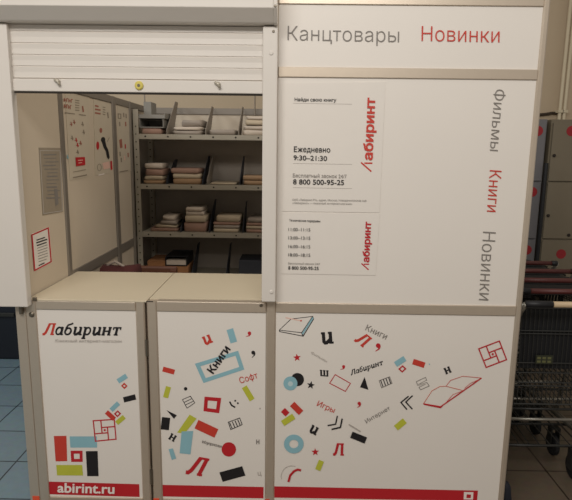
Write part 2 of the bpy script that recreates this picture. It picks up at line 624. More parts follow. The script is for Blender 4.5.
# right of the middle
ink.rect(400.2, 361.4, 11.2, 5.6, -33, 'ink_blue')
ink.frame([(402.6, 366.0), (405.6, 368.8), (402.2, 371.8), (399.2, 369.0)], 1.3, 'ink_red')
ink.rect(418.8, 363.4, 12.2, 5.6, 18, 'ink_brick')
ink.disc(429.4, 364.2, 0.7, 'ink_blue', 8)
ink.glyph('н', 445.6, 374.6, 6.4, 'ink_black', -22, 0.0)
ink.stroke([(408.6, 396.2), (401.0, 402.4), (407.0, 409.6)], 1.3, 'ink_black')
ink.stroke([(412.6, 395.6), (405.8, 402.0), (412.4, 409.2)], 1.3, 'ink_black')
ink.rect(400.4, 424.4, 11.6, 6.2, -40, 'ink_green')
# open book
ink.stroke([(423.4, 403.8), (432.0, 390.8), (440, 386.4), (446, 386.2), (463.4, 390.6)], 0.7, 'ink_pink')
ink.stroke([(423.4, 403.8), (432.0, 390.8), (440, 386.4), (446, 386.2), (463.4, 390.6)], 0.45, 'ink_brick')
ink.stroke([(446, 386.2), (450.6, 380.4), (462.8, 376.2), (481.6, 378.0)], 0.5, 'ink_brick')
ink.stroke([(423.4, 403.8), (440.6, 406.8), (463.4, 390.8), (481.6, 378.0)], 1.2, 'ink_red')
ink.stroke([(424.0, 404.4), (440.6, 407.8), (442.4, 406.0)], 0.9, 'ink_red')
ink.stroke([(447.0, 401.4), (453.0, 394.6), (463.4, 390.6)], 0.45, 'ink_brick')
ink.stroke([(464.6, 388.4), (470.0, 383.6), (481.6, 378.2)], 0.45, 'ink_brick')
# maze square top right
def maze(ink, c0, c1, c2, c3, wd, name):
    """pinwheel square with corners c0 (top left), c1, c2, c3 clockwise"""
    def B(u, v):
        a = [c0[i]*(1-u)+c1[i]*u for i in (0, 1)]
        b = [c3[i]*(1-u)+c2[i]*u for i in (0, 1)]
        return tuple(a[i]*(1-v)+b[i]*v for i in (0, 1))
    ink.frame([B(0, 0), B(1, 0), B(1, 1), B(0, 1)], wd, name)
    ink.stroke([B(0.36, 0), B(0.36, 0.64)], wd, name)
    ink.stroke([B(0, 0.64), B(0.64, 0.64)], wd, name)
    ink.stroke([B(0.64, 1), B(0.64, 0.36)], wd, name)
    ink.stroke([B(1, 0.36), B(0.36, 0.36)], wd, name)
    c = B(0.5, 0.5)
    ink.disc(c[0], c[1], wd*0.95, name, 12)
maze(ink, (478.8, 348.8), (499.4, 341.0), (506.6, 359.6), (486.2, 367.4), 1.2, 'ink_red')
# lower left cluster
ink.rect(296.6, 408.4, 12.6, 6.2, 45, 'ink_brick')
ink.rect(285.2, 412.2, 6.4, 5.6, 45, 'ink_red')
ink.rect(288.2, 419.8, 13.4, 6.0, -33, 'ink_green')
ink.glyph('и', 308.4, 431.6, 8.0, 'ink_black', 28, 0.0)
ink.stroke([(337.4, 415.8), (335.6, 424.2), (327.6, 425.6)], 1.3, 'ink_black')
ink.stroke([(342.2, 418.6), (340.4, 427.4), (331.6, 429.4)], 1.5, 'ink_black')
ink.comma(359.2, 403.4, 2.1, 'ink_red', 10)
ink.stroke([(348.8, 424.4), (360.6, 431.6)], 1.3, 'ink_light')
ink.rect(358.6, 437.6, 15.6, 6.6, 22, 'ink_black')
ink.stroke(arc(293.8, 444.0, 7.2, 6.8, 0, 360, 28), 5.2, 'ink_blue')
ink.star(315.2, 452.0, 3.9, 'ink_red', -92)
ink.glyph('Л', 333.2, 455.2, 8.6, 'ink_red', 2, 0.0)
ink.rect(319.6, 465.4, 10.0, 5.4, -68, 'ink_green')
ink.stroke(arc(291.8, 476.4, 10.6, 10.6, 165, 290, 14), 0.4, 'ink_light')
ink.stroke([(288.4, 482.0), (290.2, 475.4), (294.0, 471.2), (297.6, 469.6), (301.0, 470.4)], 2.2, 'ink_red')
ink.build('printed_motifs', lower)
lettering('Книги', 365.0, 330.0, 385.6, 339.6, 6.0, 'ink_grey', FRONT, lower, weight=0.0)
ink = Ink(*FRONT)
ink.word('Лабиринт', 351.0, 375.4, 3.7, 'ink_black', -18.5, 0.25, sx=1.08)
ink.build('lettering', lower)
lettering('Игры', 316.6, 405.6, 333.6, 413.0, 5.4, 'ink_brick', FRONT, lower, weight=0.0)
lettering('Интернет', 366.6, 423.4, 390.6, 409.4, 4.0, 'ink_grey', FRONT, lower)
lettering('Фильмы', 310.6, 353.4, 326.4, 362.4, 2.4, 'ink_light', FRONT, lower)

# ================================================================== INFORMATION SHEETS STUCK ON THE UPPER BOARD
def sheet(px, label):
    b = MB()
    q = [at(x, y, 'y', PF-0.0006) for x, y in px]
    r = [v+Vector((0, -0.0018, 0)) for v in q]
    b.add(q+r, [[0, 1, 2, 3][::-1], [4, 5, 6, 7], [0, 1, 5, 4], [1, 2, 6, 5], [2, 3, 7, 6], [3, 0, 4, 7]], 'paper')
    root = b.build('information_sheet')
    return tag(root, label, 'poster', 'information sheets on the kiosk wall')
SHEET = ('y', PF-0.0024, -1)
s1 = sheet([(281.5, 83.5), (385.5, 82.0), (379.5, 212.6), (282.2, 211.2)], 'large white opening hours sheet with red sideways lettering, upper of two on the kiosk wall')
for t, x0, y0, x1, y1, h, mt_, wt in (
        ('Найди свою книгу', 294.6, 101.0, 336.2, 101.6, 3.2, 'ink_black', 0.012),
        ('Ежедневно', 293.8, 151.8, 330.2, 152.4, 5.2, 'ink_black', 0.012),
        ('9:30–21:30', 293.4, 160.0, 327.0, 160.8, 4.8, 'ink_black', 0.012),
        ('Бесплатный звонок 24/7', 292.8, 177.2, 346.6, 178.2, 3.6, 'ink_grey', 0.0),
        ('8 800 500-95-25', 293.0, 184.2, 344.0, 185.0, 5.0, 'ink_black', 0.014),
        ('ООО «Лабиринт.РУ», адрес: Москва, Новоданиловская наб.', 292.2, 200.6, 367.0, 201.6, 1.9, 'ink_grey', 0.0),
        ('«Лабиринт» — книжный интернет-магазин', 292.4, 203.8, 352.0, 204.8, 1.9, 'ink_grey', 0.0),
        ('абиринт', 372.3, 160.4, 375.0, 97.8, 9.0, 'ink_brick', 0.03)):
    lettering(t, x0, y0, x1, y1, h, mt_, SHEET, s1, weight=wt)
ink = Ink('y', PF-0.0024, -1)
for y in (103.2, 163.4, 187.6):
    ink.stroke([(293, y), (352, y+1)], 0.4, 'ink_light')
ink.stroke([(361.0, 162.4), (371.4, 171.6)], 1.5, 'ink_brick')
ink.stroke([(364.4, 163.2), (372.4, 163.2)], 1.5, 'ink_brick')
ink.build('printed_lines', s1)
s2 = sheet([(281.6, 212.6), (379.6, 213.8), (375.6, 275.2), (281.2, 273.6)], 'smaller white break times sheet with red sideways lettering, lower of two')
for t, x0, y0, x1, y1, h, mt_, wt in (
        ('Технические перерывы', 289.2, 221.4, 320.2, 222.2, 2.2, 'ink_black', 0.01),
        ('11:00–11:15', 288.4, 231.0, 310.2, 231.4, 3.2, 'ink_black', 0.0),
        ('13:00–13:15', 288.4, 239.4, 310.2, 239.8, 3.2, 'ink_black', 0.0),
        ('16:00–16:15', 288.4, 248.0, 310.2, 248.4, 3.2, 'ink_black', 0.0),
        ('18:00–18:15', 288.2, 256.4, 310.2, 256.8, 3.2, 'ink_black', 0.0),
        ('Бесплатный звонок 24/7', 288.2, 264.4, 320.0, 265.0, 2.0, 'ink_grey', 0.0),
        ('8 800 500-95-25', 288.2, 269.4, 318.6, 270.0, 3.2, 'ink_black', 0.014),
        ('абиринт', 369.0, 262.4, 371.0, 221.8, 6.4, 'ink_red', 0.03)):
    lettering(t, x0, y0, x1, y1, h, mt_, SHEET, s2, weight=wt)

ink = Ink('y', PF-0.0024, -1)
ink.stroke([(361.4, 263.4), (368.6, 269.8)], 1.2, 'ink_red')
ink.stroke([(363.8, 264.2), (369.2, 264.2)], 1.2, 'ink_red')
ink.build('printed_lines', s2)

# ================================================================== SERVICE COUNTER (middle) AND GATE (left)
sc = thing('service_counter', 'white service counter with printed front panel, between the gate and the tall kiosk wall', 'counter', (-0.26, 0.2, 0))
MB().box(-0.502, -0.461, 0, 0.04, 0, 0.975, 'aluminium', 0.005).build('post', sc)
MB().box(-0.461, -0.021, 0.001, 0.036, 0.937, 0.978, 'aluminium').build('rail', sc, 0.002)
MB().box(-0.461, -0.021, 0.001, 0.036, 0.055, 0.095, 'aluminium').build('rail', sc, 0.002)
midp = MB().box(-0.461, -0.021, PF, 0.026, 0.095, 0.937, 'white_board').build('front_panel', sc)
MB().box(-0.496, -0.476, 0.041, 0.50, 0, 0.9625, 'white_board').build('side_panel', sc)
MB().box(-0.044, -0.024, 0.041, 0.50, 0, 0.9625, 'white_board').build('side_panel', sc)
MB().prism_x([(0.0415, 0.963), (0.518, 0.963), (0.518, 0.9785), (0.0415, 0.9785)], -0.4985, -0.0215, 'counter_laminate').build('countertop', sc)
MB().box(-0.501, -0.476, -0.002, -0.0003, 0, 0.1, 'tape_orange').build('tape_tab', sc)
a = at(266.4, 304.6, 'y', 0)
ink = Ink(*FRONT)
ink.poly([(159.8, 484.8), (263.6, 487.0), (263.4, 498.4), (160.0, 496.4)], 'ink_red')
ink.build('red_stripe', midp)
ink = Ink(*FRONT)
ink.glyph('и', 204.8, 345.6, 8.8, 'ink_brick', -22, 0.0)
ink.rect(231.8, 335.8, 6.8, 14.0, -17, 'ink_blue')
ink.comma(249.4, 333.2, 2.2, 'ink_red', 32)
ink.comma(253.2, 352.6, 2.4, 'ink_black', 0)
ink.frame([(197.6, 365.0), (236.8, 353.2), (241.8, 368.2), (204.6, 380.6)], 4.0, 'ink_blue')
ink.rect(168.6, 370.6, 12.0, 5.0, 15, 'ink_brick')
ink.rect(167.0, 392.2, 5.2, 11.4, 15, 'ink_green')
ink.rect(248.2, 393.4, 5.6, 15.4, -31, 'ink_green')
ink.disc(185.6, 388.8, 1.8, 'ink_black', 12)
ink.frame([(206.2, 398.6), (219.2, 399.6), (217.6, 411.2), (205.4, 409.6)], 3.6, 'ink_red')
# smiling face
ink.stroke([(229.6, 401.6), (231.6, 405.4), (235.2, 407.4)], 1.5, 'ink_black')
ink.disc(235.2, 400.8, 1.0, 'ink_black', 8)
ink.disc(237.8, 403.2, 1.0, 'ink_black', 8)
ink.disc(260, 408.6, 0.9, 'ink_light', 8)
# outlined comb shapes
ink.frame([(182.4, 399.6), (190.4, 396.2), (194.8, 402.8), (187.0, 408.2)], 0.6, 'ink_black')
ink.stroke([(184.0, 402.4), (191.6, 398.8)], 0.6, 'ink_black')
ink.stroke([(185.4, 405.0), (193.2, 401.2)], 0.6, 'ink_black')
ink.frame([(228.2, 422.2), (239.6, 418.0), (242.2, 424.6), (230.8, 429.6)], 0.7, 'ink_black')
for k in range(4):
    ink.stroke([(229.6+2.7*k, 422.6-k*1.0), (232.0+2.7*k, 428.4-k*1.1)], 0.9, 'ink_black')
ink.poly([(166.6, 410.2), (176.8, 415.2), (174.0, 418.8)], 'ink_black')
ink.rect(165.4, 423.6, 8.2, 12.4, 6, 'ink_black')
ink.poly([(189.6, 414.6), (196.6, 418.6), (184.6, 433.4), (177.2, 432.6)], 'ink_green')
ink.rect(206.4, 428.8, 22.0, 9.4, 25, 'ink_brick')
ink.poly([(181.6, 431.4), (193.2, 431.0), (190.4, 454.4), (179.6, 453.2)], 'ink_blue')
ink.glyph('н', 167.8, 438.6, 6.6, 'ink_black', 30, 0.0)
ink.poly([(168.6, 449.2), (172.8, 448.4), (176.2, 458.4), (171.8, 460.0)], 'ink_blue')
ink.stroke([(202, 441.8), (221.4, 446.6)], 2.0, 'ink_light')
ink.disc(228.8, 449.4, 7.2, 'ink_red')
ink.glyph('Л', 185.4, 473.4, 13.2, 'ink_red', 10, 0.32)
ink.poly([(219.4, 472.4), (242.2, 466.2), (245.4, 475.6), (222.6, 481.8)], 'ink_black')
ink.build('printed_motifs', midp)
lettering('Книги', 213.0, 374.2, 230.6, 349.2, 7.4, 'ink_black', FRONT, midp, weight=0.03)
lettering('Софт', 240.4, 383.6, 258.2, 377.8, 6.0, 'ink_brick', FRONT, midp, weight=0.0)
lettering('Курсы', 202.0, 443.0, 221.4, 447.8, 2.8, 'ink_grey', FRONT, midp, weight=0.0)
lettering('н', 256.2, 444.0, 259.4, 444.0, 4.2, 'ink_grey', FRONT, midp, weight=0.02, cap=0.53)
lettering('ц', 258.0, 475.6, 261.4, 475.2, 3.6, 'ink_light', FRONT, midp, weight=0.0, cap=0.53)

gt = thing('counter_gate', 'narrow white gate door with shop lettering and web address, left end of the kiosk', 'gate', (-0.75, 0.02, 0))
MB().box(-0.9925, -0.952, 0, 0.036, 0.02, 0.972, 'aluminium', 0.002).build('stile', gt)
MB().box(-0.548, -0.511, 0, 0.036, 0.02, 0.972, 'aluminium', 0.005).build('stile', gt)
MB().box(-0.952, -0.548, 0.001, 0.034, 0.937, 0.972, 'aluminium').build('rail', gt, 0.002)
MB().box(-0.952, -0.548, 0.001, 0.034, 0.055, 0.095, 'aluminium').build('rail', gt, 0.002)
leftp = MB().box(-0.952, -0.548, PF, 0.024, 0.095, 0.937, 'white_board').build('door_panel', gt)
for z in (0.2, 0.78):
    MB().lathe([(0.006, -0.035), (0.006, 0.035)], (-0.5065, 0.004, z), (0, 0, 1), 'screw_steel', 10).build('hinge', gt)
a = at(31.8, 314.4, 'y', 0)
MB().lathe([(0.011, 0), (0.011, -0.004), (0.006, -0.008)], (a.x, 0, a.z), (0, 1, 0), 'screw_steel', 14).build('lock', gt)
ink = Ink(*FRONT)
ink.poly([(49.0, 481.6), (139.2, 484.2), (139.6, 497.0), (49.6, 494.2)], 'ink_red')
ink.build('red_stripe', leftp)
lettering('abirint.ru', 57.2, 492.2, 114.4, 493.6, 9.8, 'ink_white', FRONT, leftp, weight=0.025, cap=0.73)
ink = Ink(*FRONT)
ink.word('Лабиринт', 42.4, 335.0, 8.4, 'ink_black', 0.4, 0.24, sx=1.09, first='ink_brick')
ink.build('lettering', leftp)
lettering('Книжный интернет-магазин', 55.4, 342.2, 121.4, 342.6, 3.0, 'ink_light', FRONT, leftp, weight=0.0)
ink = Ink(*FRONT)
ink.poly([(53.8, 436.0), (66.4, 435.8), (67.2, 461.2), (55.6, 461.4)], 'ink_brick')
ink.poly([(69.6, 436.4), (96.8, 436.4), (97.2, 447.6), (70.4, 447.6)], 'ink_blue')
ink.frame([(72.2, 452.2), (81.0, 452.2), (81.2, 460.4), (72.6, 460.4)], 3.0, 'ink_red')
ink.poly([(85.8, 451.2), (97.6, 451.0), (98.6, 476.2), (87.2, 476.2)], 'ink_black')
ink.poly([(56.2, 465.0), (82.2, 465.0), (83.0, 475.6), (57.0, 475.4)], 'ink_green')
maze(ink, (93.2, 420.8), (114.2, 419.4), (116.0, 439.2), (95.4, 441.2), 1.2, 'ink_red')
ink.rect(122.2, 378.6, 10.4, 5.0, -33, 'ink_blue')
ink.frame([(124.2, 383.6), (126.6, 386.0), (124.4, 388.2), (122.0, 385.8)], 1.4, 'ink_brick')
ink.rect(129.6, 398.4, 12.4, 5.4, -14, 'ink_black')
ink.rect(114.8, 406.6, 10.4, 4.6, -44, 'ink_blue')
ink.rect(110.4, 415.6, 10.8, 4.6, 42, 'ink_brick')
ink.frame([(117.6, 411.2), (120.2, 413.6), (117.4, 416.4), (114.8, 413.8)], 1.3, 'ink_red')
ink.rect(120.4, 420.0, 10.0, 4.6, -40, 'ink_green')
ink.build('printed_motifs', leftp)

fp = thing('counter_flap', 'cream countertop flap resting over the gate, left of the diagonal seam', 'countertop', (-0.75, 0.26, 0.974))
MB().prism_x([(0.002, 0.9728), (0.518, 0.9728), (0.518, 0.9785), (0.004, 0.9785), (0.002, 0.9775)], -0.983, -0.5025, 'counter_laminate').build('board', fp)
MB().box(-0.502, -0.475, -0.001, 0.001, 0.9755, 0.979, 'dark_gap').build('hinge', sc)

# ================================================================== BOOTH PARTITION (left side and back)
bp = thing('booth_partition', 'white booth partition with grey rails running back along the left side inside the kiosk', 'partition', (-1.0, 1.0, 0))
PX0, PX1 = -1.027, -0.985
MB().box(-1.035, -0.9935, 0.0, 0.042, 0, 1.885, 'aluminium', 0.002).build('post', bp)
posts = [(0.418, 0.462), (1.158, 1.222), (1.50, 1.54), (1.96, 2.0)]
for y0, y1 in posts:
    MB().box(PX0-0.004, PX1+0.004, y0, y1, 0, 1.885, 'partition_rail', 0.006).build('post', bp)
segs = [(0.042, 0.418), (0.462, 1.158), (1.222, 1.50), (1.54, 1.96)]
for i, (y0, y1) in enumerate(segs):
    MB().box(PX0, PX1+0.002, y0, y1, 1.845, 1.885, 'partition_rail').build('rail', bp, 0.002)
    if i:
        MB().box(PX0, PX1+0.002, y0, y1, 0.938, 0.992, 'partition_rail').build('rail', bp, 0.002)
        MB().box(PX0+0.006, PX1-0.006, y0, y1, 0.992, 1.845, 'partition_white').build('panel', bp)
        MB().box(PX0+0.006, PX1-0.006, y0, y1, 0.06, 0.938, 'partition_white').build('panel', bp)
    else:
        MB().box(PX0+0.006, PX1-0.003, y0, y1, 0.06, 1.845, 'partition_white').build('panel', bp)
# back of the booth
MB().box(-0.99, 0.9, 1.975, 1.99, 0.06, 1.838, 'partition_white').build('panel', bp)
MB().box(-0.981, 0.9, 1.965, 2.0, 1.838, 1.883, 'partition_rail').build('rail', bp, 0.002)
MB().box(0.9, 0.94, 1.96, 2.0, 0, 1.885, 'partition_rail', 0.006).build('post', bp)
MB().box(-1.024, -0.9945, -0.002, -0.0003, 0, 0.1, 'tape_orange').build('tape_tab', bp)

# posters on the partition
WALL = ('x', PX1-0.006, 1)
def wall_poster(px, label, paper, name='wall_poster', cat='poster', group=None, x=PX1-0.006):
    q = [at(u, v, 'x', x+0.0004) for u, v in px]
    r = [v+Vector((0.0014, 0, 0)) for v in q]
    b = MB().add(q+r, [[0, 1, 2, 3][::-1], [4, 5, 6, 7], [0, 1, 5, 4], [1, 2, 6, 5], [2, 3, 7, 6], [3, 0, 4, 7]], paper)
    return tag(b.build(name), label, cat, group)
XS = PX1-0.003
pg = wall_poster([(38.6, 147.5), (60.2, 148.0), (63.0, 211.6), (42.4, 215.4)], 'grey printed document sheet on the booth partition above the red-bordered notice', 'paper_grey', 'document_sheet', 'document', x=XS)
ink = Ink('x', XS+0.0018, 1)
ink.frame([(40.0, 150.6), (60.0, 150.8), (62.4, 210.8), (43.8, 213.6)], 0.7, 'ink_light')
random.seed(3)
for k in range(13):
    y = 154.5+k*3.6
    a, b_ = 42.4+k*0.22+random.random()*4, 58.6+k*0.16-random.random()*4
    ink.stroke([(a, y+0.3), (b_, y)], 0.8 if k % 3 else 1.3, 'ink_grey')
ink.poly([(54.2, 189), (57.4, 188.6), (58.6, 204), (55.6, 206)], 'ink_grey')
ink.build('printed_lines', pg)
ns = wall_poster([(31.4, 234.2), (48.8, 227.0), (51.8, 262.2), (34.4, 271.6)], 'small white notice with red border on the partition just above the countertop', 'paper', 'notice_sheet', 'notice', x=XS)
ink = Ink('x', XS+0.0018, 1)
ink.frame([(32.0, 235.0), (48.3, 228.0), (51.2, 261.6), (34.8, 270.4)], 1.3, 'ink_red')
for k, (a, b_, wd) in enumerate(((36.6, 45.0, 1.1), (36.4, 47.2, 1.3), (37.0, 46.6, 1.1), (37.2, 47.4, 0.6), (37.6, 47.6, 0.6), (37.8, 47.4, 0.6),
                                (38.0, 47.8, 0.6), (38.2, 47.8, 0.6), (38.6, 46.6, 0.6))):
    y = 240.2+k*2.7
    ink.stroke([(a, y), (b_, y-(b_-a)*0.34)], wd, 'ink_grey' if wd < 1 else 'ink_black')
ink.stroke([(38.8, 265.6), (44.6, 262.8)], 1.0, 'ink_black')
ink.build('printed_lines', ns)

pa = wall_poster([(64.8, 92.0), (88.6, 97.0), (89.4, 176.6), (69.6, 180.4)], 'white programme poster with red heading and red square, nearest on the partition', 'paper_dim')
ink = Ink('x', PX1-0.0042, 1)
for x, y, a, b_ in ((64.4, 98.0, 9.0, 3.6), (64.6, 104.2, 7.4, 3.8)):
    n = 4
    for k in range(n):
        u = x+k*a/n
        ink.stroke([(u, y+k*0.4), (u, y+b_+k*0.4)], 0.9, 'faded_red')
        ink.stroke([(u, y+k*0.4+(0 if k % 2 else b_*0.5)), (u+a/n*0.7, y+k*0.4+(0 if k % 2 else b_*0.5)+0.3)], 0.9, 'faded_red')
for k in range(5):
    ink.stroke([(75.2, 100.0+k*2.5), (79.4, 100.8+k*2.4)], 0.8, 'faded_grey')
ink.stroke([(82.6, 106), (83.4, 112)], 1.3, 'faded_red')
ink.stroke([(65.0, 112.6), (75.0, 114.0)], 0.9, 'faded_grey')
ink.stroke([(79.0, 114.4), (86.0, 115.4)], 0.9, 'faded_grey')
for x, y, c in ((71, 124, 'faded_red'), (74, 122, 'faded_red'), (82.4, 124, 'faded_grey'), (72, 138, 'faded_grey'), (76, 140, 'ink_red'), (80.4, 143, 'faded_red'), (77.4, 145, 'ink_red'), (77.6, 152, 'faded_grey'), (67.4, 157, 'ink_blue'), (83.6, 132, 'faded_grey')):
    ink.stroke([(x, y-2.2), (x+0.8, y+2.0)], 0.9, c)
    ink.stroke([(x-1.2, y+0.4), (x+1.6, y+0.2)], 0.6, c)
ink.poly([(75.6, 157.4), (85.0, 157.0), (85.4, 165.0), (76.2, 166.4)], 'ink_red')
ink.stroke([(78.0, 160.4), (83.0, 160.0)], 0.7, 'ink_pink')
ink.stroke([(78.4, 163.0), (82.0, 162.6)], 0.7, 'ink_pink')
ink.stroke([(73.0, 177.6), (87.0, 174.8)], 1.0, 'faded_grey')
ink.stroke([(73, 172), (86, 169.6)], 0.5, 'faded_grey')
ink.build('printed_motifs', pa)
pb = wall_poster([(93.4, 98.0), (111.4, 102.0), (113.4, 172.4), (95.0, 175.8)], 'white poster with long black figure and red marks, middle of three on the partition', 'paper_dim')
ink = Ink('x', PX1-0.0042, 1)
for k in range(3):
    ink.stroke([(95.0, 105.6+k*3.6), (100.6-(k == 0)*2.0, 106.6+k*3.6)], 1.6, 'faded_red')
for k in range(4):
    ink.stroke([(102.8, 107.0+k*2.4), (105.4, 107.6+k*2.4)], 0.9, 'faded_grey')
ink.stroke([(107.6, 112.4), (108.4, 118)], 1.3, 'faded_grey')
ink.poly(arc(100.9, 130.4, 1.4, 2.6, 0, 360, 14)[:-1], 'faded_red')
ink.poly(arc(97.8, 145.6, 1.5, 4.2, 0, 360, 14)[:-1], 'ink_red')
ink.poly(arc(103.2, 139.8, 2.2, 2.8, 0, 360, 14)[:-1], 'ink_black')
ink.poly([(101.6, 141), (105.0, 139.4), (106.4, 146.0), (108.4, 150.0), (109.8, 157.6), (108.6, 159.6), (106.8, 157.0), (105.8, 151.0), (103.6, 147.6)], 'ink_black')
ink.stroke([(107.4, 141.6), (109.4, 137.4)], 0.6, 'faded_grey')
ink.poly([(110.2, 161.2), (112.0, 160.8), (112.6, 169.0), (110.8, 170.4)], 'ink_red')
ink.poly([(102.4, 163.0), (109.4, 161.4), (110.2, 168.0), (103.8, 169.6)], 'ink_pink')
ink.stroke(arc(99.4, 167.4, 2.0, 3.4, 0, 360, 14), 0.5, 'faded_grey')
ink.stroke([(98.4, 175.2), (104.4, 173.8)], 1.1, 'ink_white')
ink.build('printed_motifs', pb)
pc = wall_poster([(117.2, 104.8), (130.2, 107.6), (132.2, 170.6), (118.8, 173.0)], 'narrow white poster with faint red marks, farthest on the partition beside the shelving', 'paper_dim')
ink = Ink('x', PX1-0.0042, 1)
ink.frame([(118.2, 113.8), (120.8, 114.2), (120.9, 118.6), (118.3, 118.2)], 0.9, 'faded_grey')
for x, y, c in ((123.6, 115, 'faded_grey'), (126, 116, 'faded_grey'), (125.6, 124, 'faded_red'), (119.6, 124, 'faded_grey'), (125.2, 146.4, 'ink_red'), (121.2, 160, 'faded_grey'), (128.0, 155.0, 'faded_red'), (120, 154, 'faded_grey'), (124.6, 158, 'ink_pink')):
    ink.stroke([(x, y-2.2), (x+0.3, y+2.2)], 1.2, c)
ink.poly([(119.2, 140), (121.8, 138.6), (122.6, 147.6), (120.2, 148.4)], 'faded_red')
ink.stroke([(119.6, 172.0), (128, 170.4)], 0.9, 'faded_grey')
ink.build('printed_motifs', pc)

# ================================================================== ROLLER SHUTTER
GY = -0.04
rs = thing('roller_shutter', 'half raised white roller shutter in its box over the kiosk counter', 'shutter', (-0.5, -0.02, 0.96))
def hz(py, px=150, y=-0.03):
    return at(px, py, 'y', y).z
zc1 = 2.066
MB().prism_x([(0.03, 2.0235), (-0.055, 2.0235), (-0.062, 2.0275), (-0.105, zc1), (-0.105, 2.24), (0.03, 2.24)], -1.16, 0.004, 'white_enamel').build('housing', rs, 0.002)
MB().prism_x([(0.03, 2.021), (-0.055, 2.021), (-0.064, 2.026), (-0.1065, zc1-0.001), (-0.1065, 2.242), (0.03, 2.242)], 0.004, 0.017, 'white_enamel').build('end_cap', rs, 0.002)
g = MB().box(-0.036, 0.0185, GY, -0.001, 0.9935, 2.0205, 'white_enamel')
gd = g.build('guide', rs, 0.004)
MB().box(-1.135, -0.963, GY, -0.001, 0.957, 2.0205, 'white_enamel').build('guide', rs, 0.004)
# slatted curtain
edges = [2.022]+[hz(v) for v in (31.8, 43.8, 55.6, 67.2, 79.4)]
prof = []
for i in range(len(edges)-1):
    a, b_ = edges[i], edges[i+1]
    h = a-b_
    prof += [(-0.0150, a-0.001), (-0.0185, a-0.06*h), (-0.0165, a-0.45*h), (-0.0168, a-0.7*h), (-0.0172, b_+0.003), (-0.0140, b_+0.0015)]
prof += [(-0.0115, edges[-1]), (-0.006, edges[-1]), (-0.006, 2.022)]
MB().prism_x(prof, -0.966, -0.034, 'white_enamel').build('slat_curtain', rs)
zb = hz(92.4)
MB().box(-0.9655, -0.0345, -0.024, -0.004, zb, edges[-1]-0.001, 'white_enamel').build('bottom_bar', rs, 0.003)
MB().box(-0.9655, -0.0345, -0.019, -0.008, zb-0.006, zb-0.0005, 'dark_gap').build('rubber_seal', rs)
q = at(139.2, 85.6, 'y', -0.024)
lk = MB().lathe([(0.016, 0), (0.016, -0.004), (0.012, -0.007), (0.008, -0.007)], (q.x, -0.024, q.z), (0, 1, 0), 'lock_yellow', 20).build('lock', rs)
MB().lathe([(0.0055, -0.007), (0.0055, -0.009)], (q.x, -0.024, q.z), (0, 1, 0), 'screw_steel', 10).build('keyhole', lk)
for u, v in ((58.5, 81.5), (218.4, 84.2)):
    q = at(u, v, 'y', -0.024)
    b = MB().lathe([(0.008, 0), (0.008, -0.006), (0.005, -0.014)], (q.x, -0.024, q.z), (0, 1, 0), 'bolt_steel', 12)
    b.tube([(q.x-0.012, -0.03, q.z+0.006), (q.x, -0.034, q.z), (q.x+0.006, -0.032, q.z-0.014)], 0.005, 'bolt_steel')
    b.build('bolt', rs, smooth=True)
for u, v in ((277.5, 6.0),):
    q = at(u, v, 'y', -0.1065)
    screw(rs, 0.0105, -0.1065, q.z, 0.005)
q = at(274.6, 31.4, 'y', GY)
screw(rs, q.x-0.004, GY, q.z, 0.005)
for v in (53, 292):
    q = at(272.4, v, 'y', GY)
    MB().lathe([(0.008, 0), (0.008, -0.0015), (0.005, -0.003)], (q.x-0.004, GY, q.z), (0, 1, 0), 'white_enamel', 12).build('plug', rs)
screw(sc, -0.04, 0.001, 0.968, 0.007)
# small hinge bits at the lower left corner of the shutter
MB().lathe([(0.008, -0.016), (0.008, 0.016)], (-1.006, -0.010, 0.936), (0, 0, 1), 'screw_steel', 10).build('hinge', gt)
MB().box(-0.960, -0.943, -0.006, 0.0015, 0.974, 0.988, 'screw_steel').build('catch', fp, 0.002)

# ================================================================== SHELVING INSIDE
RY0, RY1 = 1.555, 1.945
rk = thing('shelving_rack', 'grey metal shelving rack full of parcels at the back of the kiosk', 'shelving', (-0.45, 1.75, 0))
for x0, x1 in ((-0.982, -0.944), (0.30, 0.338)):
    for y0 in (RY0, RY1-0.035):
        b = MB().box(x0, x1, y0, y0+0.003, 0, 1.84, 'rack_steel').box(x0, x0+0.003, y0, y0+0.035, 0, 1.84, 'rack_steel')
        for k in range(34):
            z = 0.08+k*0.05
            b.lathe([(0.005, 0), (0.005, -0.0008)], ((x0+x1)/2, y0, z), (0, 1, 0), 'dark_gap', 6)
        b.build('upright', rk)
SH = [0.698, 1.0245, 1.351, 1.6815]
for z in SH+[0.12]:
    b = MB().box(-0.944, 0.30, RY0, RY1, z-0.004, z, 'rack_steel').box(-0.944, 0.30, RY0-0.002, RY0, z-0.032, z, 'rack_steel')
    b.box(-0.944, 0.30, RY0, RY0+0.02, z-0.034, z-0.031, 'rack_steel')
    for k in range(9):
        b.lathe([(0.006, 0), (0.006, -0.0012)], (-0.9+k*0.15, RY0-0.002, z-0.016), (0, 1, 0), 'dark_gap', 8)
    b.build('shelf', rk)
MB().box(-0.944, 0.30, RY1, RY1+0.003, 0.1, 1.655, 'rack_back').build('back_panel', rk)
MB().box(-0.981, -0.978, RY0+0.036, RY1-0.036, 0.1, 1.65, 'rack_back').build('side_panel', rk)

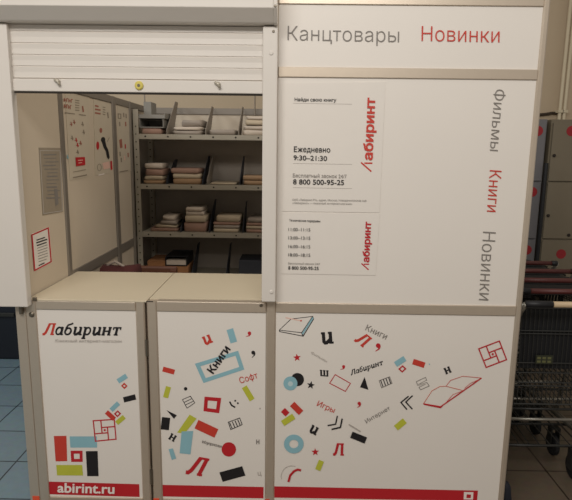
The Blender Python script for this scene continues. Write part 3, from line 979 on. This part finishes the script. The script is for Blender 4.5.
# sloping dividers: low at the front edge, tall at the back
for si, px, top, m_, ya in ((3, 167.6, 0.235, 'divider_steel', 0.004), (3, 205.9, 0.205, 'divider_steel', 0.004), (3, 238.2, 0.205, 'divider_steel', 0.004),
                            (3, 251.0, 0.30, 'divider_steel', 0.29),
                            (2, 166.0, 0.16, 'divider_dark', 0.004), (2, 202.0, 0.19, 'divider_dark', 0.004), (2, 206.6, 0.19, 'divider_steel', 0.004), (2, 239.4, 0.19, 'divider_dark', 0.004),
                            (1, 179.0, 0.15, 'divider_dark', 0.004), (1, 208.0, 0.2, 'divider_dark', 0.004), (1, 242.4, 0.19, 'divider_dark', 0.004),
                            (0, 189.0, 0.2, 'divider_dark', 0.004), (0, 224.6, 0.2, 'divider_dark', 0.004)):
    z = SH[si]+0.0006
    x = at(px, 180, 'y', RY0).x
    pr = [(RY0+ya, z), (min(RY0+ya+0.2, RY1-0.01), z), (RY1-0.01, z+top), (RY1-0.10, z+top), (RY0+ya, z+0.03)]
    MB().prism_x(pr, x, x+0.004, m_).build('divider', rk)

# ------------------------------------------------------------------ parcels on the shelves
def parcel_mesh(wd, dp, h, seed, soft=0.35, matname='parcel_cream'):
    rnd = random.Random(seed)
    b = MB()
    n = 6
    k = 5
    def P(u, v, t):
        # superellipse-rounded slab
        e = 0.12+0.25*soft
        def sq(c):
            return math.copysign(abs(c)**e, c)
        x, y = sq(u)*wd/2, sq(v)*dp/2
        return x, y
    ring = 20
    vs, fs = [], []
    levels = [(0.0, 0.93), (0.12, 0.985), (0.5, 1.0), (0.88, 0.985), (1.0, 0.93)]
    ph = [rnd.uniform(0, 6.28) for _ in range(4)]
    for t, sc_ in levels:
        for i in range(ring):
            a = 2*math.pi*i/ring
            x, y = P(math.cos(a), math.sin(a), t)
            wob = 1+soft*0.05*math.sin(3*a+ph[0]+t*3)
            zz = t*h
            if t > 0.8:
                zz -= h*soft*0.22*(0.5+0.5*math.sin(2*a+ph[1]))
            vs.append((x*sc_*wob, y*sc_*wob, zz))
    for l in range(len(levels)-1):
        for i in range(ring):
            fs.append([l*ring+i, l*ring+(i+1) % ring, (l+1)*ring+(i+1) % ring, (l+1)*ring+i])
    vs.append((0, 0, 0))
    fs += [[(i+1) % ring, i, len(vs)-1] for i in range(ring)]
    vs.append((0, 0, h*(1-0.02*soft)))
    o = (len(levels)-1)*ring
    fs += [[o+i, o+(i+1) % ring, len(vs)-1] for i in range(ring)]
    b.add(vs, fs, matname)
    return b


CW = {'parcel_cream': 'cream', 'parcel_white': 'white', 'parcel_grey': 'grey', 'parcel_pink': 'pinkish', 'parcel_tan': 'tan'}
ORD = ['bottom', 'second from bottom', 'third from bottom', 'fourth from bottom', 'fifth from bottom', 'sixth from bottom']


def pile(si, where, items, dp=0.24, soft=0.15, group='parcels on the kiosk shelves'):
    """items bottom-up: (px left, px right, height in m, colour)"""
    z = SH[si]+0.0006
    n = len(items)
    for i, (x0, x1, h, m_) in enumerate(items):
        a, b_ = at(x0, 180, 'y', RY0+0.02).x, at(x1, 180, 'y', RY0+0.02).x
        wd = b_-a
        d = dp*(1-0.05*(i % 2))
        o = parcel_mesh(wd, d, h, si*100+i+int(x0), soft, m_).build('book_parcel', smooth=False)
        for p_ in o.data.polygons:
            p_.use_smooth = True
        o.location = ((a+b_)/2, RY0+0.026+d/2+random.random()*0.01, z)
        o.rotation_euler.z = random.uniform(-0.045, 0.045) if n > 1 else 0.0
        pos = 'only' if n == 1 else ('topmost' if i == n-1 else ORD[i])
        if n == 1:
            tag(o, f'{CW[m_]} flat parcel lying alone {where}', 'parcel', group)
        else:
            tag(o, f'{CW[m_]} parcel, {pos} of the pile {where}', 'parcel', group)
        z += h+0.0006
    return z


# top shelf
pile(3, 'under the grey tray on the top shelf', [(142.6, 162.6, 0.040, 'parcel_pink')])
pile(3, 'right of the tray on the top shelf', [(172.0, 202.4, 0.028, 'parcel_grey'), (173, 202.6, 0.024, 'parcel_white'), (181.6, 203.0, 0.045, 'parcel_grey')], soft=0.8)
pile(3, 'in the third bay of the top shelf', [(209.0, 235.6, 0.036, 'parcel_grey')], dp=0.3)
pile(3, 'at the right end of the top shelf', [(241.6, 270.0, 0.036, 'parcel_white'), (242.6, 270.6, 0.030, 'parcel_white'), (244.6, 270.0, 0.034, 'parcel_cream'), (245.6, 269.0, 0.028, 'parcel_white')], soft=0.8)
# second shelf
pile(2, 'left end of the second shelf', [(142.4, 163.8, 0.026, 'parcel_tan'), (143.2, 162.6, 0.028, 'parcel_cream'), (144.2, 163.2, 0.046, 'parcel_pink'), (142.8, 162.4, 0.038, 'parcel_white')], soft=0.6)
pile(2, 'second bay of the second shelf', [(171.6, 200.6, 0.038, 'parcel_tan'), (171.2, 199.6, 0.032, 'parcel_cream'), (170.4, 199.4, 0.036, 'parcel_pink')])
pile(2, 'in the third bay of the second shelf', [(209.0, 236.4, 0.012, 'parcel_cream')], dp=0.3)
pile(2, 'right end of the second shelf', [(242.4, 268.0, 0.032, 'parcel_tan'), (242.0, 268.4, 0.030, 'parcel_tan')])
# third shelf
pile(1, 'left end of the third shelf', [(147.2, 176.0, 0.024, 'parcel_pink'), (152.2, 175.6, 0.022, 'parcel_cream'), (156.8, 175.2, 0.030, 'parcel_grey'), (160.2, 174.6, 0.034, 'parcel_white')], soft=1.0)
pile(1, 'second bay of the third shelf', [(182.0, 205.6, 0.066, 'parcel_pink'), (183.6, 205.4, 0.046, 'parcel_cream'), (183.6, 202.6, 0.028, 'parcel_white'), (184.4, 201.8, 0.028, 'parcel_white')])
pile(1, 'third bay of the third shelf', [(211.8, 238.2, 0.026, 'parcel_cream'), (211.6, 238.8, 0.022, 'parcel_grey'), (212.0, 239.6, 0.020, 'parcel_pink'), (215.4, 240.0, 0.046, 'parcel_cream')])
pile(1, 'right end of the third shelf', [(245.4, 270.0, 0.024, 'parcel_pink'), (245.8, 270.0, 0.022, 'parcel_cream'), (245.6, 269.0, 0.022, 'parcel_pink'), (247.6, 269.0, 0.032, 'parcel_grey')])

# grey tray, slab and upright box on the top shelf
def shelf_x(px):
    return at(px, 180, 'y', RY0+0.02).x
z = SH[3]+0.0006+0.0406+0.0006
ty = thing('letter_tray', 'grey two level letter tray on top of a pinkish parcel, left end of top shelf', 'tray', (shelf_x(152), RY0+0.14, z))
xa, xb = shelf_x(141.0), shelf_x(164.6)
MB().box(xa, xb, RY0+0.03, RY0+0.27, z, z+0.006, 'tray_grey').box(xa, xa+0.004, RY0+0.03, RY0+0.27, z+0.006, z+0.06, 'tray_grey').box(xb-0.004, xb, RY0+0.03, RY0+0.27, z+0.006, z+0.06, 'tray_grey').box(xa+0.004, xb-0.004, RY0+0.262, RY0+0.27, z+0.006, z+0.06, 'tray_grey').build('lower_tray', ty)
MB().box(xa-0.003, xb+0.012, RY0+0.024, RY0+0.275, z+0.061, z+0.07, 'tray_grey').box(xa-0.003, xb+0.012, RY0+0.024, RY0+0.03, z+0.07, z+0.085, 'tray_grey').box(xb+0.008, xb+0.012, RY0+0.03, RY0+0.275, z+0.07, z+0.095, 'tray_grey').build('upper_tray', ty)
zt = z+0.0706
xa2, xb2 = shelf_x(144.4), shelf_x(152)
o = centre(MB().box(xa2, xb2, RY0+0.06, RY0+0.2, zt, zt+0.1, 'tray_grey').box(xa2+0.004, xa2+0.012, RY0+0.06, RY0+0.07, zt+0.1, zt+0.16, 'divider_steel').build('magazine_box', None, 0.003))
tag(o, 'small upright grey box standing on the letter tray', 'box')
# lowest visible shelf: cardboard box and black tray
zz = SH[0]+0.0006
cb = thing('cardboard_box', 'brown cardboard box on the low shelf beside the black tray', 'box', (shelf_x(154), RY0+0.14, zz))
xa, xb = shelf_x(144.6), shelf_x(162.4)
MB().box(xa, xb, RY0+0.02, RY0+0.26, zz, zz+0.115, 'cardboard').build('body', cb, 0.002)
MB().box(xa-0.001, xb+0.001, RY0+0.018, RY0+0.262, zz+0.1155, zz+0.119, 'cardboard').build('lid', cb)
o = parcel_mesh(shelf_x(186)-shelf_x(164.2), 0.24, 0.085, 77, 0.1, 'cardboard').build('cardboard_carton')
o.location = (shelf_x(175.4), RY0+0.15, zz)
tag(o, 'low brown carton under the black document tray', 'box')
z = zz+0.0862
tb = thing('document_tray', 'black document tray with white papers on a brown carton, low shelf', 'tray', (shelf_x(174), RY0+0.14, z))
xa, xb = shelf_x(162.6), shelf_x(185)
MB().box(xa, xb, RY0+0.03, RY0+0.27, z, z+0.006, 'black_plastic').box(xa, xa+0.006, RY0+0.03, RY0+0.27, z+0.006, z+0.06, 'black_plastic').box(xb-0.006, xb, RY0+0.03, RY0+0.27, z+0.006, z+0.06, 'black_plastic').box(xa, xb, RY0+0.264, RY0+0.27, z+0.006, z+0.07, 'black_plastic').box(xa, xb, RY0+0.05, RY0+0.27, z+0.06, z+0.065, 'black_plastic').build('tray', tb)
o = centre(MB().box(xa+0.008, xb-0.008, RY0+0.032, RY0+0.24, z+0.0066, z+0.036, 'parcel_white').build('paper_stack'))
tag(o, 'white papers lying in the black document tray', 'papers')
o = centre(MB().box(shelf_x(238), shelf_x(266), RY0+0.06, RY0+0.3, zz, zz+0.125, 'divider_dark').build('storage_box', None, 0.004))
tag(o, 'dark grey storage box at the right end of the low shelf', 'box')

# ================================================================== CHAIR AND BAG BEHIND THE COUNTER
ch = thing('wooden_chair', 'dark brown wooden chair behind the counter, only its back rail showing', 'chair', (-0.74, 1.12, 0))
cz = at(145, 267.6, 'y', 1.0).z
xa, xb = at(113, 270, 'y', 1.0).x, at(177.5, 270, 'y', 1.0).x
b = MB().box(xa, xb, 0.985, 1.012, cz-0.06, cz+0.012, 'wood_brown')
b.build('back_rail', ch, 0.012)
MB().box(xa+0.03, xb-0.03, 0.99, 1.008, 0.66, 0.72, 'wood_brown').build('back_rail', ch, 0.006)
MB().box(xa, xb, 0.99, 1.40, 0.43, 0.46, 'wood_brown').build('seat', ch, 0.008)
for x in (xa+0.02, xb-0.02):
    MB().box(x-0.017, x+0.017, 0.972, 0.985, 0, cz-0.005, 'wood_brown').build('leg', ch, 0.003)
    MB().box(x-0.017, x+0.017, 1.36, 1.394, 0, 0.43, 'wood_brown').build('leg', ch, 0.003)
# maroon bag slumped on a stool against the partition
st = thing('wooden_stool', 'small brown stool hidden behind the counter under the maroon bag', 'stool', (-0.83, 0.80, 0))
MB().box(-0.96, -0.70, 0.66, 0.93, 0.58, 0.61, 'wood_brown').build('seat', st, 0.008)
for x in (-0.94, -0.72):
    for y in (0.68, 0.91):
        MB().box(x-0.014, x+0.014, y-0.014, y+0.014, 0, 0.58, 'wood_brown').build('leg', st, 0.003)
bg = thing('cloth_bag', 'dark maroon cloth bag slumped against the partition behind the counter', 'bag', (-0.86, 0.79, 0.611))
body = parcel_mesh(0.20, 0.22, 0.345, 5, 1.0, 'cloth_maroon').build('body', bg, smooth=True, loc=(0.0, 0, 0))
MB().tube([(-0.93, 0.79, 0.90), (-0.925, 0.79, 0.955), (-0.885, 0.79, 0.975), (-0.84, 0.79, 0.95), (-0.825, 0.79, 0.90)], 0.008, 'parcel_grey').build('strap', bg, smooth=True)

# ================================================================== NAVY BOX ON THE LEFT
nb = thing('storage_chest', 'dark navy chest standing on blue floor tiles at the far left', 'chest', (-2.3, 2.05, 0))
MB().box(-2.75, -1.82, 1.765, 2.35, 0.0, 0.50, 'navy').build('body', nb, 0.015)
MB().box(-2.77, -1.80, 1.745, 2.37, 0.5, 0.54, 'navy').build('lid', nb, 0.012)
MB().box(-2.20, -1.98, 1.752, 1.765, 0.34, 0.37, 'cart_wire').build('handle', nb, 0.004)

# ================================================================== RIGHT BACKGROUND: LOCKERS, PIPES, CABLE
LY = 2.0
def locker(x0, x1, rows, ztop, m_, label, stickers, locks):
    t = thing('locker_cabinet', label, 'locker', ((x0+x1)/2, LY+0.2, 0))
    MB().box(x0, x1, LY, LY+0.45, 0.06, ztop, m_).box(x0+0.02, x1-0.02, LY+0.03, LY+0.4, 0, 0.06, 'cart_dark').build('body', t)
    h = (ztop-0.10)/rows
    doors = []
    for k in range(rows):
        z0 = 0.08+k*h
        d = MB().box(x0+0.012, x1-0.012, LY-0.018, LY-0.001, z0+0.006, z0+h-0.006, m_).build('door', t, 0.002)
        doors.append((z0, d))
    for lst, kind in ((stickers, 's'), (locks, 'l')):
        for u, v in lst:
            q = at(u, v, 'y', LY-0.018)
            d = [dd for z0, dd in doors if z0 <= q.z <= z0+h]
            d = d[0] if d else doors[-1][1]
            if kind == 's':
                MB().lathe([(0.037, 0), (0.037, -0.0015)], (min(max(q.x, x0+0.07), x1-0.07), LY-0.0182, q.z), (0, 1, 0), 'sticker_red', 20).build('round_sticker', d)
            else:
                MB().lathe([(0.012, 0), (0.012, -0.006), (0.008, -0.012)], (q.x, LY-0.0182, q.z), (0, 1, 0), 'dark_gap', 12).build('lock', d)
    return t
locker(1.55, 1.945, 4, 1.835, 'locker_grey', 'grey locker column with red stickers, nearest the kiosk edge', [(540.5, 131), (535.5, 192), (529.5, 250)], [])
locker(1.975, 2.50, 4, 1.835, 'locker_beige', 'beige locker column with red stickers at the right edge', [(571.5, 131), (561, 254)], [(554, 155.6), (548, 215.6), (568.6, 235)])
MB().tube([(0, 0, 0), (0, 0, 1.52)], 0.014, 'black_plastic', 10).build('thin_post')
tp = bpy.data.objects['thin_post']
tp.location = (at(542, 210, 'y', 1.93).x, 1.93, 0)
tag(tp, 'thin black post standing in front of the seam between the two lockers', 'post')
for u, lab in ((562.0, 'cream wall pipe, left one of the pair above the lockers'), (566.6, 'cream wall pipe, right one of the pair above the lockers')):
    q = at(u, 90, 'y', 2.74)
    o = MB().tube([(0, 0, 0), (0, 0, 3.4)], 0.014, 'pipe_cream', 12).build('wall_pipe', smooth=True)
    for z in (0.6, 1.95, 3.0):
        MB().box(-0.022, 0.022, -0.02, 0.058, z-0.012, z+0.012, 'pipe_cream').build('pipe_clip', o, loc=(0, 0, 0))
    o.location = (q.x, 2.74, 0)
    tag(o, lab, 'pipe', 'cream wall pipes')
o = MB().tube([at(u, v, 'y', 2.78) for u, v in ((536, 115.2), (541, 114.6), (547, 114.0), (552, 113.0), (556, 113.2), (560, 111.6))], 0.012, 'cable_dark', 8).build('wall_cable', smooth=True)
tag(o, 'dark cable running along the beige wall above the lockers', 'cable')

# ================================================================== SHOPPING CARTS, NESTED
def make_cart():
    t = thing('shopping_cart', 'wire shopping cart with beige handle, nearest of the nested row right of the kiosk', 'shopping cart', (0, 0, 0), 'nested shopping carts')
    W = 0.27
    hb = MB().tube([(-W+0.11, 0, 0.975), (W-0.03, 0, 0.975)], 0.0125, 'handle_beige', 12)
    h = hb.build('handle', t, smooth=True)
    for a, b_ in ((-W, -W+0.11), (W-0.03, W)):
        MB().tube([(a, 0, 0.975), (b_, 0, 0.975)], 0.0145, 'black_plastic', 12).build('handle_cap', h, smooth=True)
    # basket: y 0.09 (rear) .. 0.95 (front), narrowing forward
    def xw(y):
        return W-0.01-0.06*(y-0.09)/0.86
    b = MB()
    def seg(p0, p1, r=0.0022, m_='cart_wire', n=5):
        b.tube([p0, p1], r, m_, n, caps=False)
    zr = lambda y: 0.935-0.05*(y-0.09)/0.86
    zbm = lambda y: 0.60-0.12*(1-(y-0.09)/0.86)
    for s in (-1, 1):
        for k in range(30):
            y = 0.09+0.86*k/29
            seg((s*xw(y), y, zr(y)), (s*xw(y)*0.93, y, zbm(y)))
        for k in range(6):
            f = k/5
            seg((s*xw(0.09)*(1-0.07*f), 0.09, zr(0.09)*(1-f)+zbm(0.09)*f), (s*xw(0.95)*(1-0.07*f), 0.95, zr(0.95)*(1-f)+zbm(0.95)*f), 0.0028 if k else 0.005)
    for k in range(18):
        x = -0.19+0.38*k/17
        seg((x, 0.95, zr(0.95)), (x*0.95, 0.95, zbm(0.95)))
        seg((x*1.2, 0.09, zbm(0.09)), (x*0.95, 0.95, zbm(0.95)))
    for k in range(5):
        f = k/4
        z = zr(0.95)*(1-f)+zbm(0.95)*f
        seg((-xw(0.95)*(1-0.07*f), 0.95, z), (xw(0.95)*(1-0.07*f), 0.95, z), 0.003)
    b.build('basket', t)
    b = MB()
    for k in range(27):
        x = -0.245+0.49*k/26
        seg((x, 0.084, 0.935), (x*0.94, 0.082, 0.50))
    for z, r in ((0.937, 0.004), (0.835, 0.003), (0.822, 0.003), (0.69, 0.0028), (0.645, 0.0028), (0.60, 0.003), (0.585, 0.003), (0.50, 0.004)):
        seg((-0.247, 0.079, z), (0.247, 0.079, z), r)
    b.build('rear_flap', t)
    # seat board folded against the flap
    MB().box(-0.235, 0.235, 0.092, 0.097, 0.66, 0.93, 'cart_dark').build('seat_back', t)
    pq = MB().box(-0.172, -0.100, 0.068, 0.075, 0.690, 0.728, 'plaque_olive')
    for r_ in range(2):
        for c_ in range(3):
            x = -0.167+c_*0.022
            pq.box(x, x+0.015, 0.0672, 0.0682, 0.696+r_*0.016, 0.706+r_*0.016, 'plaque_mark')
    pq.build('plaque', t)
    for s in (-1, 1):
        b = MB()
        b.tube([(s*W, 0, 0.975), (s*W, 0.04, 0.93), (s*(W-0.004), 0.10, 0.84), (s*(W-0.01), 0.17, 0.50), (s*(W-0.01), 0.24, 0.20), (s*(W-0.01), 0.30, 0.175), (s*(W-0.10), 0.93, 0.215)], 0.011, 'cart_chrome', 8)
        b.build('side_frame', t, smooth=True)
    for y, z, r, m_ in ((0.19, 0.422, 0.006, 'cart_wire'), (0.215, 0.358, 0.008, 'cart_chrome'), (0.93, 0.215, 0.009, 'cart_chrome'), (0.31, 0.17, 0.007, 'cart_wire')):
        b = MB()
        b.tube([(-W+0.01+(0.09 if y > 0.9 else 0), y, z), (W-0.01-(0.09 if y > 0.9 else 0), y, z)], r, m_, 8)
        b.build('cross_bar', t, smooth=True)
    b = MB()
    for k in range(9):
        x = -0.20+0.40*k/8
        b.tube([(x, 0.31, 0.178), (x*0.8, 0.93, 0.222)], 0.003, 'cart_wire', 5)
    b.build('bottom_tray', t)
    for x, y in ((-W+0.09, 0.31), (W-0.09, 0.31), (-W+0.16, 0.86), (W-0.16, 0.86)):
        ft_ = 0.15 if y < 0.5 else 0.196
        wh = MB().lathe([(0.045, -0.014), (0.058, -0.010), (0.058, 0.010), (0.045, 0.014)], (x, y, 0.0585), (1, 0, 0), 'rubber', 20)
        wh = wh.build('wheel', t)
        MB().box(x-0.024, x-0.018, y-0.022, y+0.022, 0.05, ft_, 'cart_wire').box(x+0.018, x+0.024, y-0.022, y+0.022, 0.05, ft_, 'cart_wire').box(x-0.024, x+0.024, y-0.022, y+0.022, ft_, ft_+0.006, 'cart_wire').build('fork', wh)
    return t


def copy_tree(o, parent=None):
    c = o.copy()
    COL.objects.link(c)
    if parent is not None:
        c.parent = parent
    for chd in list(o.children):
        copy_tree(chd, c)
    return c


cart = make_cart()
red_handle = None
base = (1.31, 0.055, 0)
labels = ['wire shopping cart with dark red handle, second of the nested row from the front',
          'wire shopping cart with dark red handle, third of the nested row from the front',
          'wire shopping cart with dark red handle, fourth of the nested row from the front',
          'wire shopping cart with dark handle, farthest of the nested row near the lockers']
for k in range(4):
    c = copy_tree(cart)
    c['label'] = labels[k]
    c.location = (base[0], base[1]+0.215*(k+1), 0)
    for chd in c.children:
        if chd.name.startswith('handle'):
            if red_handle is None:
                red_handle = chd.data.copy()
                red_handle.materials[0] = MATS['handle_red']
            chd.data = red_handle
        if chd.name.startswith(('rear_flap', 'seat_back', 'plaque')):      # swung up over the basket pushed in from behind
            piv = Vector((0, 0.084, 0.945))
            rot = Matrix.Rotation(math.radians(84), 4, 'X')
            chd.matrix_basis = Matrix.Translation(piv) @ rot @ Matrix.Translation(-piv)
cart.location = base
